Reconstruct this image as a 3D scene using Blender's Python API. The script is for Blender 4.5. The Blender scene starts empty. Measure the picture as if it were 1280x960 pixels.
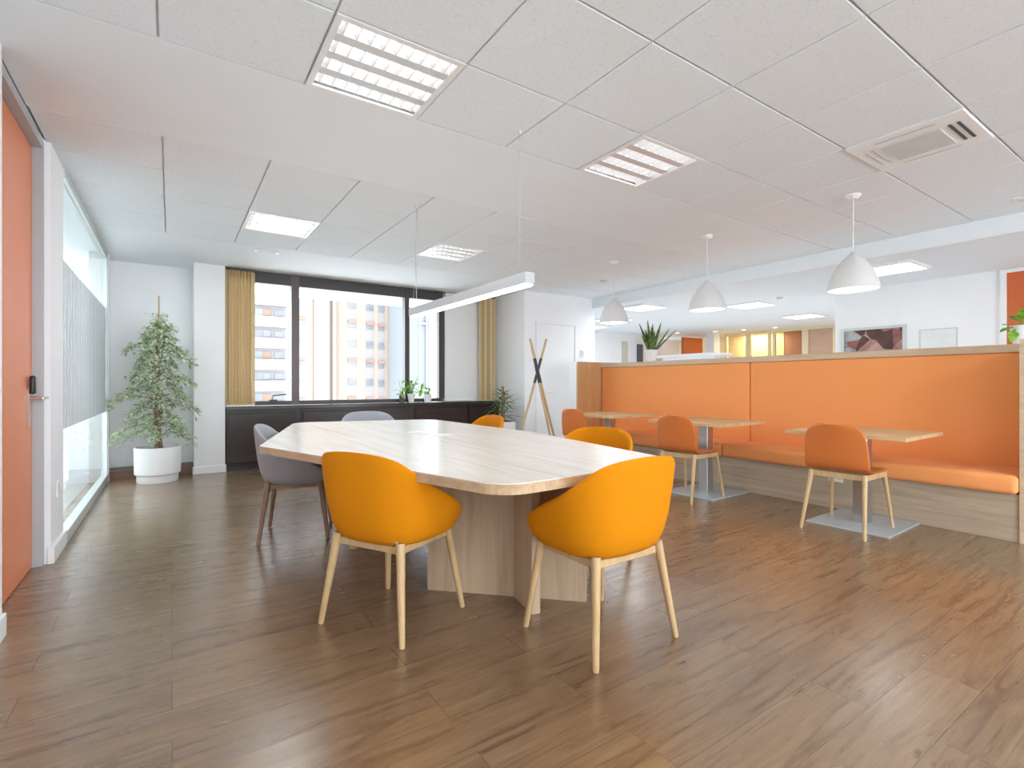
import bpy, bmesh, math, random
from mathutils import Vector, Matrix

random.seed(7)
S = bpy.context.scene
COL = S.collection
PI = math.pi

# ------------------------------------------------------------------ materials
def new_mat(name):
    m = bpy.data.materials.new(name)
    m.use_nodes = True
    nt = m.node_tree
    for n in list(nt.nodes):
        if n.type != 'OUTPUT_MATERIAL':
            nt.nodes.remove(n)
    out = [n for n in nt.nodes if n.type == 'OUTPUT_MATERIAL'][0]
    return m, nt, out

def N(nt, typ, **kw):
    n = nt.nodes.new(typ)
    for k, v in kw.items():
        if k in n.inputs.keys():
            n.inputs[k].default_value = v
        else:
            setattr(n, k, v)
    return n

def pbsdf(nt, out, col=None, rough=.5, metal=0, spec=.5):
    b = nt.nodes.new('ShaderNodeBsdfPrincipled')
    if col: b.inputs['Base Color'].default_value = (*col, 1)
    b.inputs['Roughness'].default_value = rough
    b.inputs['Metallic'].default_value = metal
    b.inputs['Specular IOR Level'].default_value = spec
    nt.links.new(b.outputs[0], out.inputs[0])
    return b

def ramp(nt, fac, stops):
    r = nt.nodes.new('ShaderNodeValToRGB')
    cr = r.color_ramp
    while len(cr.elements) > len(stops): cr.elements.remove(cr.elements[-1])
    while len(cr.elements) < len(stops): cr.elements.new(.5)
    for e, (p, c) in zip(cr.elements, stops):
        e.position = p; e.color = (*c, 1)
    nt.links.new(fac, r.inputs[0])
    return r

def coords(nt, scale=(1, 1, 1)):
    tc = nt.nodes.new('ShaderNodeTexCoord')
    mp = nt.nodes.new('ShaderNodeMapping')
    mp.inputs['Scale'].default_value = scale
    nt.links.new(tc.outputs['Object'], mp.inputs[0])
    return mp.outputs[0]

def plain(name, col, rough=.5, metal=0, spec=.5, var=.04, nscale=9, bump=0, bscale=200):
    """a colour with a faint procedural unevenness"""
    m, nt, out = new_mat(name)
    b = pbsdf(nt, out, col, rough, metal, spec)
    v = coords(nt)
    n = N(nt, 'ShaderNodeTexNoise', Scale=nscale, Detail=3)
    nt.links.new(v, n.inputs['Vector'])
    lo = tuple(max(0, c * (1 - var)) for c in col); hi = tuple(min(1, c * (1 + var)) for c in col)
    r = ramp(nt, n.outputs['Fac'], [(.3, lo), (.7, hi)])
    nt.links.new(r.outputs[0], b.inputs['Base Color'])
    if bump:
        n2 = N(nt, 'ShaderNodeTexNoise', Scale=bscale, Detail=2)
        nt.links.new(v, n2.inputs['Vector'])
        bp = N(nt, 'ShaderNodeBump', Strength=bump, Distance=.002)
        nt.links.new(n2.outputs['Fac'], bp.inputs['Height'])
        nt.links.new(bp.outputs[0], b.inputs['Normal'])
    return m

def wood(name, dark, mid, light, axis='x', rough=.45, spec=.4, fine=1.0):
    m, nt, out = new_mat(name)
    b = pbsdf(nt, out, mid, rough, 0, spec)
    lo, hi = 1.2 * fine, 22 * fine
    sc = {'x': (lo, hi, hi), 'y': (hi, lo, hi), 'z': (hi, hi, lo)}[axis]
    v = coords(nt, sc)
    n = N(nt, 'ShaderNodeTexNoise', Scale=1.0, Detail=6, Roughness=.62, Distortion=.6)
    nt.links.new(v, n.inputs['Vector'])
    v2 = coords(nt, tuple(s * 4 for s in sc))
    n2 = N(nt, 'ShaderNodeTexNoise', Scale=1.0, Detail=4, Roughness=.7)
    nt.links.new(v2, n2.inputs['Vector'])
    mx = N(nt, 'ShaderNodeMath', operation='MULTIPLY_ADD')
    nt.links.new(n2.outputs['Fac'], mx.inputs[0]); mx.inputs[1].default_value = .35
    nt.links.new(n.outputs['Fac'], mx.inputs[2])
    r = ramp(nt, mx.outputs[0], [(.45, dark), (.66, mid), (.9, light)])
    nt.links.new(r.outputs[0], b.inputs['Base Color'])
    return m

def emit(name, col, st):
    m, nt, out = new_mat(name)
    e = N(nt, 'ShaderNodeEmission')
    e.inputs[0].default_value = (*col, 1); e.inputs[1].default_value = st
    nt.links.new(e.outputs[0], out.inputs[0])
    return m

def glass_mat(name, tint=(.95, .98, .97), ior=1.5):
    m, nt, out = new_mat(name)
    t = N(nt, 'ShaderNodeBsdfTransparent'); t.inputs[0].default_value = (*tint, 1)
    g = N(nt, 'ShaderNodeBsdfGlossy'); g.inputs['Roughness'].default_value = .01
    g.inputs[0].default_value = (.95, .97, .96, 1)
    f = N(nt, 'ShaderNodeFresnel'); f.inputs[0].default_value = ior
    mx = N(nt, 'ShaderNodeMixShader')
    ge = N(nt, 'ShaderNodeNewGeometry')            # the rear face of a pane lets the straight ray out
    iv = N(nt, 'ShaderNodeMath', operation='SUBTRACT'); iv.inputs[0].default_value = 1
    nt.links.new(ge.outputs['Backfacing'], iv.inputs[1])
    ml = N(nt, 'ShaderNodeMath', operation='MULTIPLY')
    nt.links.new(f.outputs[0], ml.inputs[0]); nt.links.new(iv.outputs[0], ml.inputs[1])
    nt.links.new(ml.outputs[0], mx.inputs[0]); nt.links.new(t.outputs[0], mx.inputs[1]); nt.links.new(g.outputs[0], mx.inputs[2])
    nt.links.new(mx.outputs[0], out.inputs[0])
    return m

def floor_mat():
    m, nt, out = new_mat('plank_floor')
    b = pbsdf(nt, out, (.2, .13, .09), .3, 0, .95)
    b.inputs['Coat Weight'].default_value = .3; b.inputs['Coat Roughness'].default_value = .24
    v = coords(nt)
    br = N(nt, 'ShaderNodeTexBrick')
    br.offset = .37; br.squash = 1
    br.inputs['Scale'].default_value = 1
    br.inputs['Brick Width'].default_value = 1.22; br.inputs['Row Height'].default_value = .19
    br.inputs['Mortar Size'].default_value = .0012; br.inputs['Mortar Smooth'].default_value = .3
    br.inputs['Color1'].default_value = (.0, .0, .0, 1); br.inputs['Color2'].default_value = (1, 1, 1, 1)
    br.inputs['Mortar'].default_value = (.5, .5, .5, 1)
    nt.links.new(v, br.inputs['Vector'])
    # shift grain per plank
    ad = N(nt, 'ShaderNodeVectorMath', operation='MULTIPLY_ADD')
    nt.links.new(br.outputs['Color'], ad.inputs[0]); ad.inputs[1].default_value = (7, 3, 5)
    nt.links.new(v, ad.inputs[2])
    mp = N(nt, 'ShaderNodeMapping'); mp.inputs['Scale'].default_value = (1.7, 22, 1)
    nt.links.new(ad.outputs[0], mp.inputs[0])
    n = N(nt, 'ShaderNodeTexNoise', Scale=1.0, Detail=7, Roughness=.65, Distortion=.9)
    nt.links.new(mp.outputs[0], n.inputs['Vector'])
    mp2 = N(nt, 'ShaderNodeMapping'); mp2.inputs['Scale'].default_value = (7, 130, 1)
    nt.links.new(ad.outputs[0], mp2.inputs[0])
    n2 = N(nt, 'ShaderNodeTexNoise', Scale=1.0, Detail=4, Roughness=.7)
    nt.links.new(mp2.outputs[0], n2.inputs['Vector'])
    mx = N(nt, 'ShaderNodeMath', operation='MULTIPLY_ADD')
    nt.links.new(n2.outputs['Fac'], mx.inputs[0]); mx.inputs[1].default_value = .45
    nt.links.new(n.outputs['Fac'], mx.inputs[2])
    sp = N(nt, 'ShaderNodeMath', operation='MULTIPLY_ADD')
    nt.links.new(br.outputs['Color'], sp.inputs[0]); sp.inputs[1].default_value = .10
    nt.links.new(mx.outputs[0], sp.inputs[2])
    r = ramp(nt, sp.outputs[0], [(.36, FL[3]), (.56, FL[2]), (.78, FL[1]), (.96, FL[0])])
    # dark knots and short cracks
    mp3 = N(nt, 'ShaderNodeMapping'); mp3.inputs['Scale'].default_value = (2.4, 9, 1)
    nt.links.new(ad.outputs[0], mp3.inputs[0])
    n3 = N(nt, 'ShaderNodeTexNoise', Scale=1.6, Detail=5, Roughness=.75)
    nt.links.new(mp3.outputs[0], n3.inputs['Vector'])
    kr = ramp(nt, n3.outputs['Fac'], [(.62, (1, 1, 1)), (.71, (.45, .40, .35))])
    mm = N(nt, 'ShaderNodeMix', data_type='RGBA', blend_type='MULTIPLY')
    mm.inputs[0].default_value = 1
    nt.links.new(r.outputs[0], mm.inputs[6]); nt.links.new(kr.outputs[0], mm.inputs[7])
    md = N(nt, 'ShaderNodeMix', data_type='RGBA', blend_type='MIX')
    nt.links.new(br.outputs['Fac'], md.inputs[0]); nt.links.new(mm.outputs[2], md.inputs[6])
    md.inputs[7].default_value = (.07, .05, .04, 1)
    nt.links.new(md.outputs[2], b.inputs['Base Color'])
    rr = ramp(nt, n.outputs['Fac'], [(.3, (.21,) * 3), (.8, (.32,) * 3)])
    nt.links.new(rr.outputs[0], b.inputs['Roughness'])
    bp = N(nt, 'ShaderNodeBump', Strength=.05, Distance=.0015)
    nt.links.new(n2.outputs['Fac'], bp.inputs['Height']); nt.links.new(bp.outputs[0], b.inputs['Normal'])
    return m

def tile_mat():
    m, nt, out = new_mat('mineral_tile')
    b = pbsdf(nt, out, (.82, .82, .82), .9, 0, .1)
    v = coords(nt)
    n = N(nt, 'ShaderNodeTexNoise', Scale=95, Detail=3, Roughness=.7)
    nt.links.new(v, n.inputs['Vector'])
    r = ramp(nt, n.outputs['Fac'], [(.30, (.67, .70, .73)), (.42, (.825, .87, .905)), (1, (.84, .885, .92))])
    nt.links.new(r.outputs[0], b.inputs['Base Color'])
    bp = N(nt, 'ShaderNodeBump', Strength=.3, Distance=.002)
    nt.links.new(n.outputs['Fac'], bp.inputs['Height']); nt.links.new(bp.outputs[0], b.inputs['Normal'])
    return m

def fabric(name, col, sheen=.0, var=.06):
    m, nt, out = new_mat(name)
    b = pbsdf(nt, out, col, .85, 0, .2)
    b.inputs['Sheen Weight'].default_value = sheen
    v = coords(nt)
    n = N(nt, 'ShaderNodeTexNoise', Scale=420, Detail=2)
    nt.links.new(v, n.inputs['Vector'])
    lo = tuple(c * (1 - var) for c in col); hi = tuple(min(1, c * (1 + var)) for c in col)
    r = ramp(nt, n.outputs['Fac'], [(.3, lo), (.7, hi)])
    nt.links.new(r.outputs[0], b.inputs['Base Color'])
    bp = N(nt, 'ShaderNodeBump', Strength=.25, Distance=.001)
    nt.links.new(n.outputs['Fac'], bp.inputs['Height']); nt.links.new(bp.outputs[0], b.inputs['Normal'])
    return m

def leaf_mat(name, c1, c2, c3, scale=30, rough=.4):
    m, nt, out = new_mat(name)
    b = pbsdf(nt, out, c2, rough, 0, .4)
    v = coords(nt)
    n = N(nt, 'ShaderNodeTexNoise', Scale=scale, Detail=2)
    nt.links.new(v, n.inputs['Vector'])
    r = ramp(nt, n.outputs['Fac'], [(.34, c1), (.47, c2), (.60, c3)])
    nt.links.new(r.outputs[0], b.inputs['Base Color'])
    b.inputs['Subsurface Weight'].default_value = 0
    # light also passes through the blade
    t = N(nt, 'ShaderNodeBsdfTranslucent')
    nt.links.new(r.outputs[0], t.inputs[0])
    mx = N(nt, 'ShaderNodeMixShader'); mx.inputs[0].default_value = .3
    nt.links.new(b.outputs[0], mx.inputs[1]); nt.links.new(t.outputs[0], mx.inputs[2])
    nt.links.new(mx.outputs[0], out.inputs[0])
    return m

def film_mat():
    """milky film with fine clear vertical lines"""
    m, nt, out = new_mat('milky_film')
    v = coords(nt)
    w = N(nt, 'ShaderNodeTexWave', Scale=2.3, Distortion=0)
    w.bands_direction = 'Y'
    nt.links.new(v, w.inputs['Vector'])
    r = ramp(nt, w.outputs['Fac'], [(.05, (.45,) * 3), (.45, (.80,) * 3)])
    d = pbsdf(nt, out, (.62, .65, .67), .6, 0, .3)
    t = N(nt, 'ShaderNodeBsdfTransparent')
    mx = N(nt, 'ShaderNodeMixShader')
    nt.links.new(r.outputs[0], mx.inputs[0]); nt.links.new(t.outputs[0], mx.inputs[1]); nt.links.new(d.outputs[0], mx.inputs[2])
    nt.links.new(mx.outputs[0], out.inputs[0])
    return m

def picture_mat():
    m, nt, out = new_mat('picture_print')
    b = pbsdf(nt, out, (.4, .3, .3), .25, 0, .5)
    v = coords(nt)
    vo = N(nt, 'ShaderNodeTexVoronoi', Scale=5.5)
    nt.links.new(v, vo.inputs['Vector'])
    n = N(nt, 'ShaderNodeTexNoise', Scale=6, Detail=4)
    nt.links.new(v, n.inputs['Vector'])
    sep = N(nt, 'ShaderNodeSeparateColor'); nt.links.new(vo.outputs['Color'], sep.inputs[0])
    r = ramp(nt, sep.outputs[0], [(0, (.12, .04, .03)), (.3, (.35, .12, .1)), (.5, (.55, .3, .27)), (.75, (.42, .44, .44)), (1, (.75, .72, .7))])
    r.color_ramp.interpolation = 'CONSTANT'
    r2 = ramp(nt, n.outputs['Fac'], [(.35, (.5, .45, .45)), (.65, (1, 1, 1))])
    mm = N(nt, 'ShaderNodeMix', data_type='RGBA', blend_type='MULTIPLY'); mm.inputs[0].default_value = 1
    nt.links.new(r.outputs[0], mm.inputs[6]); nt.links.new(r2.outputs[0], mm.inputs[7])
    nt.links.new(mm.outputs[2], b.inputs['Base Color'])
    return m

FL = [(.135, .080, .042), (.215, .136, .074), (.275, .182, .104), (.34, .235, .142)]
M = {}
M['floor'] = floor_mat()
M['tile'] = tile_mat()
M['wall'] = plain('white_wall', (.86, .868, .885), .7, var=.012, nscale=3)
M['board'] = plain('white_plasterboard', (.835, .88, .915), .8, var=.01, nscale=3)
M['tbar'] = plain('grey_grid', (.80, .82, .84), .6)
M['trim'] = plain('white_trim', (.85, .855, .865), .4, var=.01)
M['white'] = plain('white_enamel', (.86, .86, .86), .35, var=.01)
M['pendant'] = plain('white_pendant', (.66, .66, .66), .45, var=.01)
M['lamp_grey'] = plain('silver_lamp', (.50, .51, .53), .5, var=.01)
M['kitchen_bounce'] = plain('pale_bounce_floor', (.78, .80, .82), .6, var=.02)
M['office_floor'] = plain('grey_bounce_carpet', (.46, .48, .50), .8, var=.05, nscale=40)
M['base_steel'] = plain('matt_steel', (.50, .56, .61), .4, .3, var=.03)
M['steel'] = plain('grey_steel', (.46, .48, .50), .4, .1, var=.02)
M['aluminium'] = plain('brushed_aluminium', (.60, .64, .64), .35, .35, var=.02)
M['chrome'] = plain('satin_chrome', (.62, .60, .57), .22, 1, var=.02)
M['plate'] = plain('brushed_steel', (.52, .53, .55), .28, .92, var=.04, nscale=60)
M['black'] = plain('black_plastic', (.02, .02, .022), .4)
M['slot'] = plain('dark_slot', (.06, .06, .06), .6)
M['grille'] = plain('grey_grille', (.64, .64, .64), .6)
M['orange_door'] = plain('orange_laminate', (.77, .24, .10), .38, var=.02, nscale=3)
M['orange_door2'] = plain('red_orange_laminate', (.60, .13, .035), .4, var=.02, nscale=3)
M['orange_fabric'] = fabric('orange_upholstery', (.88, .35, .12), .05)
M['yellow_fabric'] = fabric('yellow_upholstery', (.64, .222, .0), .0)
M['grey_fabric'] = fabric('grey_upholstery', (.38, .39, .43), .1)
M['orange_ply'] = plain('orange_lacquer', (.60, .165, .035), .42, var=.02)
M['oak_x'] = wood('light_oak_x', (.40, .27, .16), (.52, .37, .235), (.62, .46, .31), 'x')
M['oak_z'] = wood('light_oak_z', (.42, .30, .195), (.50, .37, .25), (.56, .43, .30), 'z')
M['top_y'] = wood('pale_oak_y', (.61, .545, .47), (.69, .63, .56), (.76, .71, .645), 'y', rough=.27, spec=.9, fine=.8)
M['edge_y'] = wood('oak_edge_y', (.42, .27, .15), (.52, .35, .21), (.60, .43, .28), 'y')
M['leg_wood'] = wood('beech_leg', (.44, .29, .14), (.54, .37, .19), (.62, .44, .24), 'z', rough=.4)
M['leg_dark'] = wood('walnut_leg', (.20, .12, .08), (.28, .17, .11), (.34, .22, .15), 'z', rough=.4)
M['bench_wood'] = wood('grey_oak_y', (.36, .275, .19), (.45, .36, .26), (.53, .44, .33), 'y')
M['end_wood'] = wood('warm_oak_z', (.42, .22, .09), (.55, .31, .14), (.62, .38, .19), 'z')
M['ledge_wood'] = wood('warm_oak_y', (.50, .37, .24), (.58, .44, .30), (.66, .53, .38), 'y')
M['cafe_top'] = wood('cafe_oak_y', (.50, .30, .14), (.62, .40, .20), (.70, .49, .27), 'y')
M['dark_wood'] = wood('dark_brown_x', (.020, .012, .010), (.032, .019, .015), (.045, .027, .021), 'x', rough=.35)
M['dark_top'] = wood('dark_sill_x', (.03, .026, .024), (.045, .04, .036), (.06, .05, .046), 'x', rough=.22)
M['riser'] = wood('red_brown_x', (.10, .048, .03), (.15, .07, .045), (.19, .10, .065), 'x', rough=.4)
M['frame_dark'] = plain('bronze_frame', (.05, .043, .042), .4, .2, var=.03)
M['mullion'] = plain('bronze_mullion', (.10, .075, .072), .4, .2, var=.03)
M['tan_slat'] = plain('tan_slat', (.62, .46, .24), .75, var=.05, nscale=30)
M['pale_slat'] = plain('pale_tan_slat', (.80, .68, .42), .75, var=.05, nscale=30)
M['blind_white'] = plain('white_roller_fabric', (.78, .78, .78), .85, var=.01)
M['glass'] = glass_mat('clear_glass', (.95, .98, .97), 1.25)
M['pane'], _nt, _out = new_mat('window_glass')
_t = N(_nt, 'ShaderNodeBsdfTransparent'); _t.inputs[0].default_value = (.97, .98, .98, 1)
_nt.links.new(_t.outputs[0], _out.inputs[0])
M['film'] = film_mat()
M['pot'] = plain('white_pot', (.86, .87, .88), .35, var=.01)
M['pot_grey'] = plain('slate_pot', (.10, .11, .13), .5)
M['soil'] = plain('soil', (.05, .035, .025), .95, var=.3, nscale=60)
M['bark'] = plain('bark', (.30, .20, .12), .85, var=.25, nscale=40)
M['cane'] = plain('bamboo_cane', (.42, .27, .13), .7, var=.1)
M['ficus'] = leaf_mat('variegated_leaf', (.20, .34, .17), (.46, .58, .36), (.82, .85, .70), 42)
M['bright_leaf'] = leaf_mat('bright_leaf', (.10, .28, .02), (.20, .45, .04), (.36, .58, .08), 18)
M['snake'] = leaf_mat('snake_leaf', (.04, .09, .02), (.10, .19, .03), (.18, .28, .06), 25)
M['spiky'] = leaf_mat('spiky_leaf', (.06, .12, .05), (.13, .21, .08), (.28, .32, .14), 25)
M['tube'] = emit('lamp_tube', (1, .99, .97), 2.6)
M['led'] = emit('led_strip', (.90, .95, 1), 3.2)
M['bulb'] = emit('lamp_bulb', (1, .98, .95), 1.6)
M['panel'] = emit('lamp_panel', (1, .99, .98), 2.0)
M['spot'] = emit('lamp_spot', (1, .97, .93), 6.0)
M['louver'] = plain('louver_blade', (.74, .74, .75), .3, .3, var=.01)
M['picture'] = picture_mat()
M['paper'] = plain('pale_paper', (.76, .80, .80), .5)
M['facade_white'] = plain('white_render', (0.2014, 0.1842, 0.1842), .9, var=.02, nscale=.2)
M['facade_peach'] = plain('peach_render', (0.2338, 0.1869, 0.1543), .9, var=.02, nscale=.2)
M['facade_pink'] = plain('pink_render', (0.206, 0.1567, 0.1361), .9, var=.02, nscale=.2)
M['facade_grey'] = plain('grey_render', (0.1543, 0.1628, 0.1757), .9, var=.02, nscale=.2)
M['ext_window'] = plain('exterior_window', (0.1297, 0.1297, 0.139), .3, var=.2, nscale=.5)
M['ext_spandrel'] = plain('exterior_spandrel', (0.1946, 0.176, 0.176), .8, var=.05, nscale=.5)
M['ext_awning'] = plain('exterior_awning', (0.2263, 0.1292, 0.0969), .8, var=.1, nscale=.5)
M['amber'] = plain('amber_panel', (.62, .36, .05), .4)
M['cream'] = plain('cream_panel', (.80, .70, .45), .6)
M['brown_pink'] = plain('brown_pink_wall', (.45, .22, .16), .5)
M['pinkish'] = plain('salmon_wall', (.66, .42, .31), .5)
M['beige'] = plain('beige_panel', (.62, .58, .48), .5)
M['dgrey'] = plain('dark_grey_panel', (.10, .10, .12), .5)

# ------------------------------------------------------------------ mesh helpers
class MB:
    """collects shapes into one mesh"""
    def __init__(s): s.bm = bmesh.new()
    def box(s, x0, x1, y0, y1, z0, z1, bev=0, seg=2):
        r = bmesh.ops.create_cube(s.bm, size=1)
        vs = r['verts']
        for v in vs:
            v.co = Vector((x0 + (v.co.x + .5) * (x1 - x0), y0 + (v.co.y + .5) * (y1 - y0), z0 + (v.co.z + .5) * (z1 - z0)))
        if bev:
            es = list({e for v in vs for e in v.link_edges})
            bmesh.ops.bevel(s.bm, geom=es, offset=bev, segments=seg, profile=.5, affect='EDGES')
        return s
    def quad(s, a, b, c, d):
        vs = [s.bm.verts.new(p) for p in (a, b, c, d)]
        s.bm.faces.new(vs); return s
    def tube(s, pts, rad, n=10, cap=True):
        pts = [Vector(p) for p in pts]
        if not isinstance(rad, (list, tuple)): rad = [rad] * len(pts)
        rings = []
        up = None
        for i, p in enumerate(pts):
            t = (pts[min(i + 1, len(pts) - 1)] - pts[max(i - 1, 0)]).normalized()
            if up is None:
                up = Vector((0, 0, 1)) if abs(t.z) < .9 else Vector((1, 0, 0))
            a = t.cross(up)
            if a.length < 1e-6: a = t.cross(Vector((0, 1, 0)))
            a.normalize(); b = t.cross(a).normalized(); up = -b if (-b).dot(up) > 0 else b
            b = a.cross(t).normalized()
            rings.append([s.bm.verts.new(p + (a * math.cos(k * 2 * PI / n) + b * math.sin(k * 2 * PI / n)) * rad[i]) for k in range(n)])
        for r0, r1 in zip(rings, rings[1:]):
            for k in range(n):
                s.bm.faces.new((r0[k], r0[(k + 1) % n], r1[(k + 1) % n], r1[k]))
        if cap:
            s.bm.faces.new(list(reversed(rings[0]))); s.bm.faces.new(rings[-1])
        return s
    def lathe(s, prof, n=40, at=(0, 0, 0)):
        rings = []
        for (r, z) in prof:
            if r < 1e-5:
                rings.append([s.bm.verts.new((at[0], at[1], at[2] + z))])
            else:
                rings.append([s.bm.verts.new((at[0] + r * math.cos(k * 2 * PI / n), at[1] + r * math.sin(k * 2 * PI / n), at[2] + z)) for k in range(n)])
        for a, b in zip(rings, rings[1:]):
            for k in range(n):
                k2 = (k + 1) % n
                if len(a) == 1 and len(b) == 1: continue
                if len(a) == 1: s.bm.faces.new((a[0], b[k], b[k2]))
                elif len(b) == 1: s.bm.faces.new((a[k], b[0], a[k2]))
                else: s.bm.faces.new((a[k], b[k], b[k2], a[k2]))
        return s
    def prism(s, poly, z0, z1, bev=0):
        lo = [s.bm.verts.new((x, y, z0)) for x, y in poly]
        hi = [s.bm.verts.new((x, y, z1)) for x, y in poly]
        n = len(poly)
        s.bm.faces.new(list(reversed(lo))); top = s.bm.faces.new(hi)
        for k in range(n):
            s.bm.faces.new((lo[k], lo[(k + 1) % n], hi[(k + 1) % n], hi[k]))
        if bev:
            bmesh.ops.bevel(s.bm, geom=list(top.edges), offset=bev, segments=2, affect='EDGES')
        return s
    def xprism(s, poly, x0, x1):
        lo = [s.bm.verts.new((x0, y, z)) for y, z in poly]
        hi = [s.bm.verts.new((x1, y, z)) for y, z in poly]
        n = len(poly)
        s.bm.faces.new(lo); s.bm.faces.new(list(reversed(hi)))
        for k in range(n):
            s.bm.faces.new((lo[k], lo[(k + 1) % n], hi[(k + 1) % n], hi[k]))
        return s
    def build(s, name, mat, parent=None, smooth=False, mods=None, angle=40):
        bmesh.ops.recalc_face_normals(s.bm, faces=s.bm.faces)
        me = bpy.data.meshes.new(name); s.bm.to_mesh(me); s.bm.free()
        me.materials.append(mat)
        if smooth:
            for p in me.polygons: p.use_smooth = True
            try: me.set_sharp_from_angle(angle=math.radians(angle))
            except Exception: pass
        o = bpy.data.objects.new(name, me); COL.objects.link(o)
        if parent: o.parent = parent
        return o

def box(name, mat, parent, *a, **k):
    return MB().box(*a, **k).build(name, mat, parent)

def thing(name, label, cat, loc=(0, 0, 0), rz=0, group=None, kind=None):
    o = bpy.data.objects.new(name, None); COL.objects.link(o)
    o.empty_display_size = .1
    o.location = loc; o.rotation_euler = (0, 0, rz)
    if label: o['label'] = label
    if cat: o['category'] = cat
    if group: o['group'] = group
    if kind: o['kind'] = kind
    return o

def tag(o, label, cat, group=None):
    o['label'] = label; o['category'] = cat
    if group: o['group'] = group
    return o

def struct(o):
    o['kind'] = 'structure'; return o

def dup(root, loc, rz, label, group=None):
    r = root.copy(); COL.objects.link(r); r.location = loc; r.rotation_euler = (0, 0, rz)
    r['label'] = label
    if group: r['group'] = group
    for ch in list(root.children):
        c = ch.copy(); COL.objects.link(c); c.parent = r
        for g in list(ch.children):
            d = g.copy(); COL.objects.link(d); d.parent = c
    return r

CEIL = 2.615
KCEIL = 2.449
YB = -6.0          # where the room is left open behind the camera

# ------------------------------------------------------------------ setting
struct(box('floor', M['floor'], None, -4.2, 13.2, YB, 10.2, -.12, 0))

# suspended ceiling: tiles in bays, two plain boards, grid showing in the joints
XG = [-.65, -.05] + [-.05 + .6 * k for k in range(1, 11)] + [6.17]
YN = [2.68 - .592 * k for k in range(0, 15)]          # near bay, from the board towards the camera
YF = [3.72, 4.31, 4.90, 5.49, 6.08]
HOLES = []
def hole_at(i, ylo): HOLES.append((i, round(ylo, 3)))
hole_at(2, 2.68 - .592); hole_at(5, 2.68 - .592)
hole_at(2, 4.90); hole_at(5, 4.90)
tiles = MB(); g = .0045
def bay(x0, x1, y0, y1):
    tiles.box(x0 + g, x1 - g, y0 + g, y1 - g, CEIL, CEIL + .016, bev=.003, seg=1)
for ys in (list(zip(YN[1:], YN)), list(zip(YF, YF[1:]))):
    for (y0, y1) in ys:
        for i in range(len(XG) - 1):
            if (i, round(y0, 3)) in HOLES: continue
            bay(XG[i], XG[i + 1], y0, y1)
ceiling = thing('ceiling', None, None, kind='structure')
tiles.build('ceiling_tile', M['tile'], ceiling)
bd = MB()
bd.box(-.65, 6.17, 2.68 + g, 3.72 - g, CEIL, CEIL + .016)
bd.box(-.65, 6.17, 6.08 + g, 8.0, CEIL, CEIL + .016)
bd.build('ceiling_board', M['board'], ceiling)
gr = MB()
def sheet_with_holes(x0, x1, y0, y1, z0, z1, holes):
    xs = sorted({x0, x1, *[h for a in holes for h in a[:2]]}); ys = sorted({y0, y1, *[h for a in holes for h in a[2:]]})
    for xa, xb in zip(xs, xs[1:]):
        for ya, yb in zip(ys, ys[1:]):
            cx, cy = (xa + xb) / 2, (ya + yb) / 2
            if any(a[0] < cx < a[1] and a[2] < cy < a[3] for a in holes): continue
            gr.box(xa, xb, ya, yb, z0, z1)
hl = []
for (i, y0) in HOLES:
    hl.append((XG[i] + .012, XG[i + 1] - .012, y0 + .012, y0 + .58))
sheet_with_holes(-.65, 6.17, YN[-1], 8.0, CEIL + .016, CEIL + .03, hl)
gr.build('ceiling_grid', M['tbar'], ceiling)
slab = MB().box(-4.2, 13.2, YB, 10.2, CEIL + .14, CEIL + .3)  # unseen slab, added to block sky light from above
slab.build('ceiling_light_block', M['board'], ceiling)
kc = MB().box(6.17, 13.2, YB, 10.2, KCEIL, KCEIL + .2)
kc.box(6.17, 6.6, 8.0, 10.2, KCEIL, KCEIL + .2)
kc.build('ceiling_lowered', M['board'], ceiling)
lc = MB().box(-4.2, -.672, YB, 10.2, CEIL, CEIL + .14)
lc.build('ceiling_office', M['board'], ceiling)
tr = struct(box('trim_1', M['trim'], None, 6.135, 6.17, YB, 6.6, KCEIL - .004, KCEIL + .022))   # strip along the drop
struct(box('trim_2', M['board'], None, 6.15, 6.17, YB, 6.6, KCEIL + .022, CEIL + .14))

# left wall with recessed orange door and a glass partition
wl = MB()
wl.box(-.78, -.625, YB, 3.12, 0, CEIL + .14)
wl.box(-.78, -.625, 4.205, 4.64, 0, CEIL + .14)
wl.box(-.78, -.625, 7.42, 8.0, 0, CEIL + .14)
wl.box(-.78, -.60, 7.40, 7.46, 0, CEIL)
wl.box(-.78, -.66, 3.12, 4.205, 2.58, CEIL + .14)
struct(wl.build('wall_left', M['wall']))
bl = MB()
bl.box(-.625, -.61, YB, 3.12, 0, .10, bev=.003, seg=1)
bl.box(-.64, -.606, 4.19, 4.66, 0, .10, bev=.003, seg=1)
struct(bl.build('baseboard_left', M['trim']))
d1 = thing('door_1', 'orange flush door with satin lever handle at left edge beside glass partition', None, (0, 0, 0), kind='structure')
box('leaf', M['orange_door'], d1, -.75, -.705, 3.21, 4.165, .006, 2.55, bev=.002, seg=1)
fr = MB()
fr.box(-.78, -.655, 4.172, 4.204, 0, 2.556); fr.box(-.78, -.655, 3.122, 3.204, 0, 2.556); fr.box(-.78, -.655, 3.122, 4.204, 2.556, 2.60)
fr.build('door_frame', M['steel'], d1)
hd = MB().box(-.705, -.697, 4.045, 4.085, .86, 1.085, bev=.003, seg=1).build('lock_plate', M['chrome'], d1)
lv = MB()
lv.tube([(-.70, 4.065, 1.03), (-.64, 4.065, 1.03)], .009)
lv.tube([(-.645, 4.065, 1.03), (-.640, 4.10, 1.031), (-.636, 4.185, 1.032)], [.009, .009, .007])
lv.build('handle', M['chrome'], d1, smooth=True)
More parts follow.
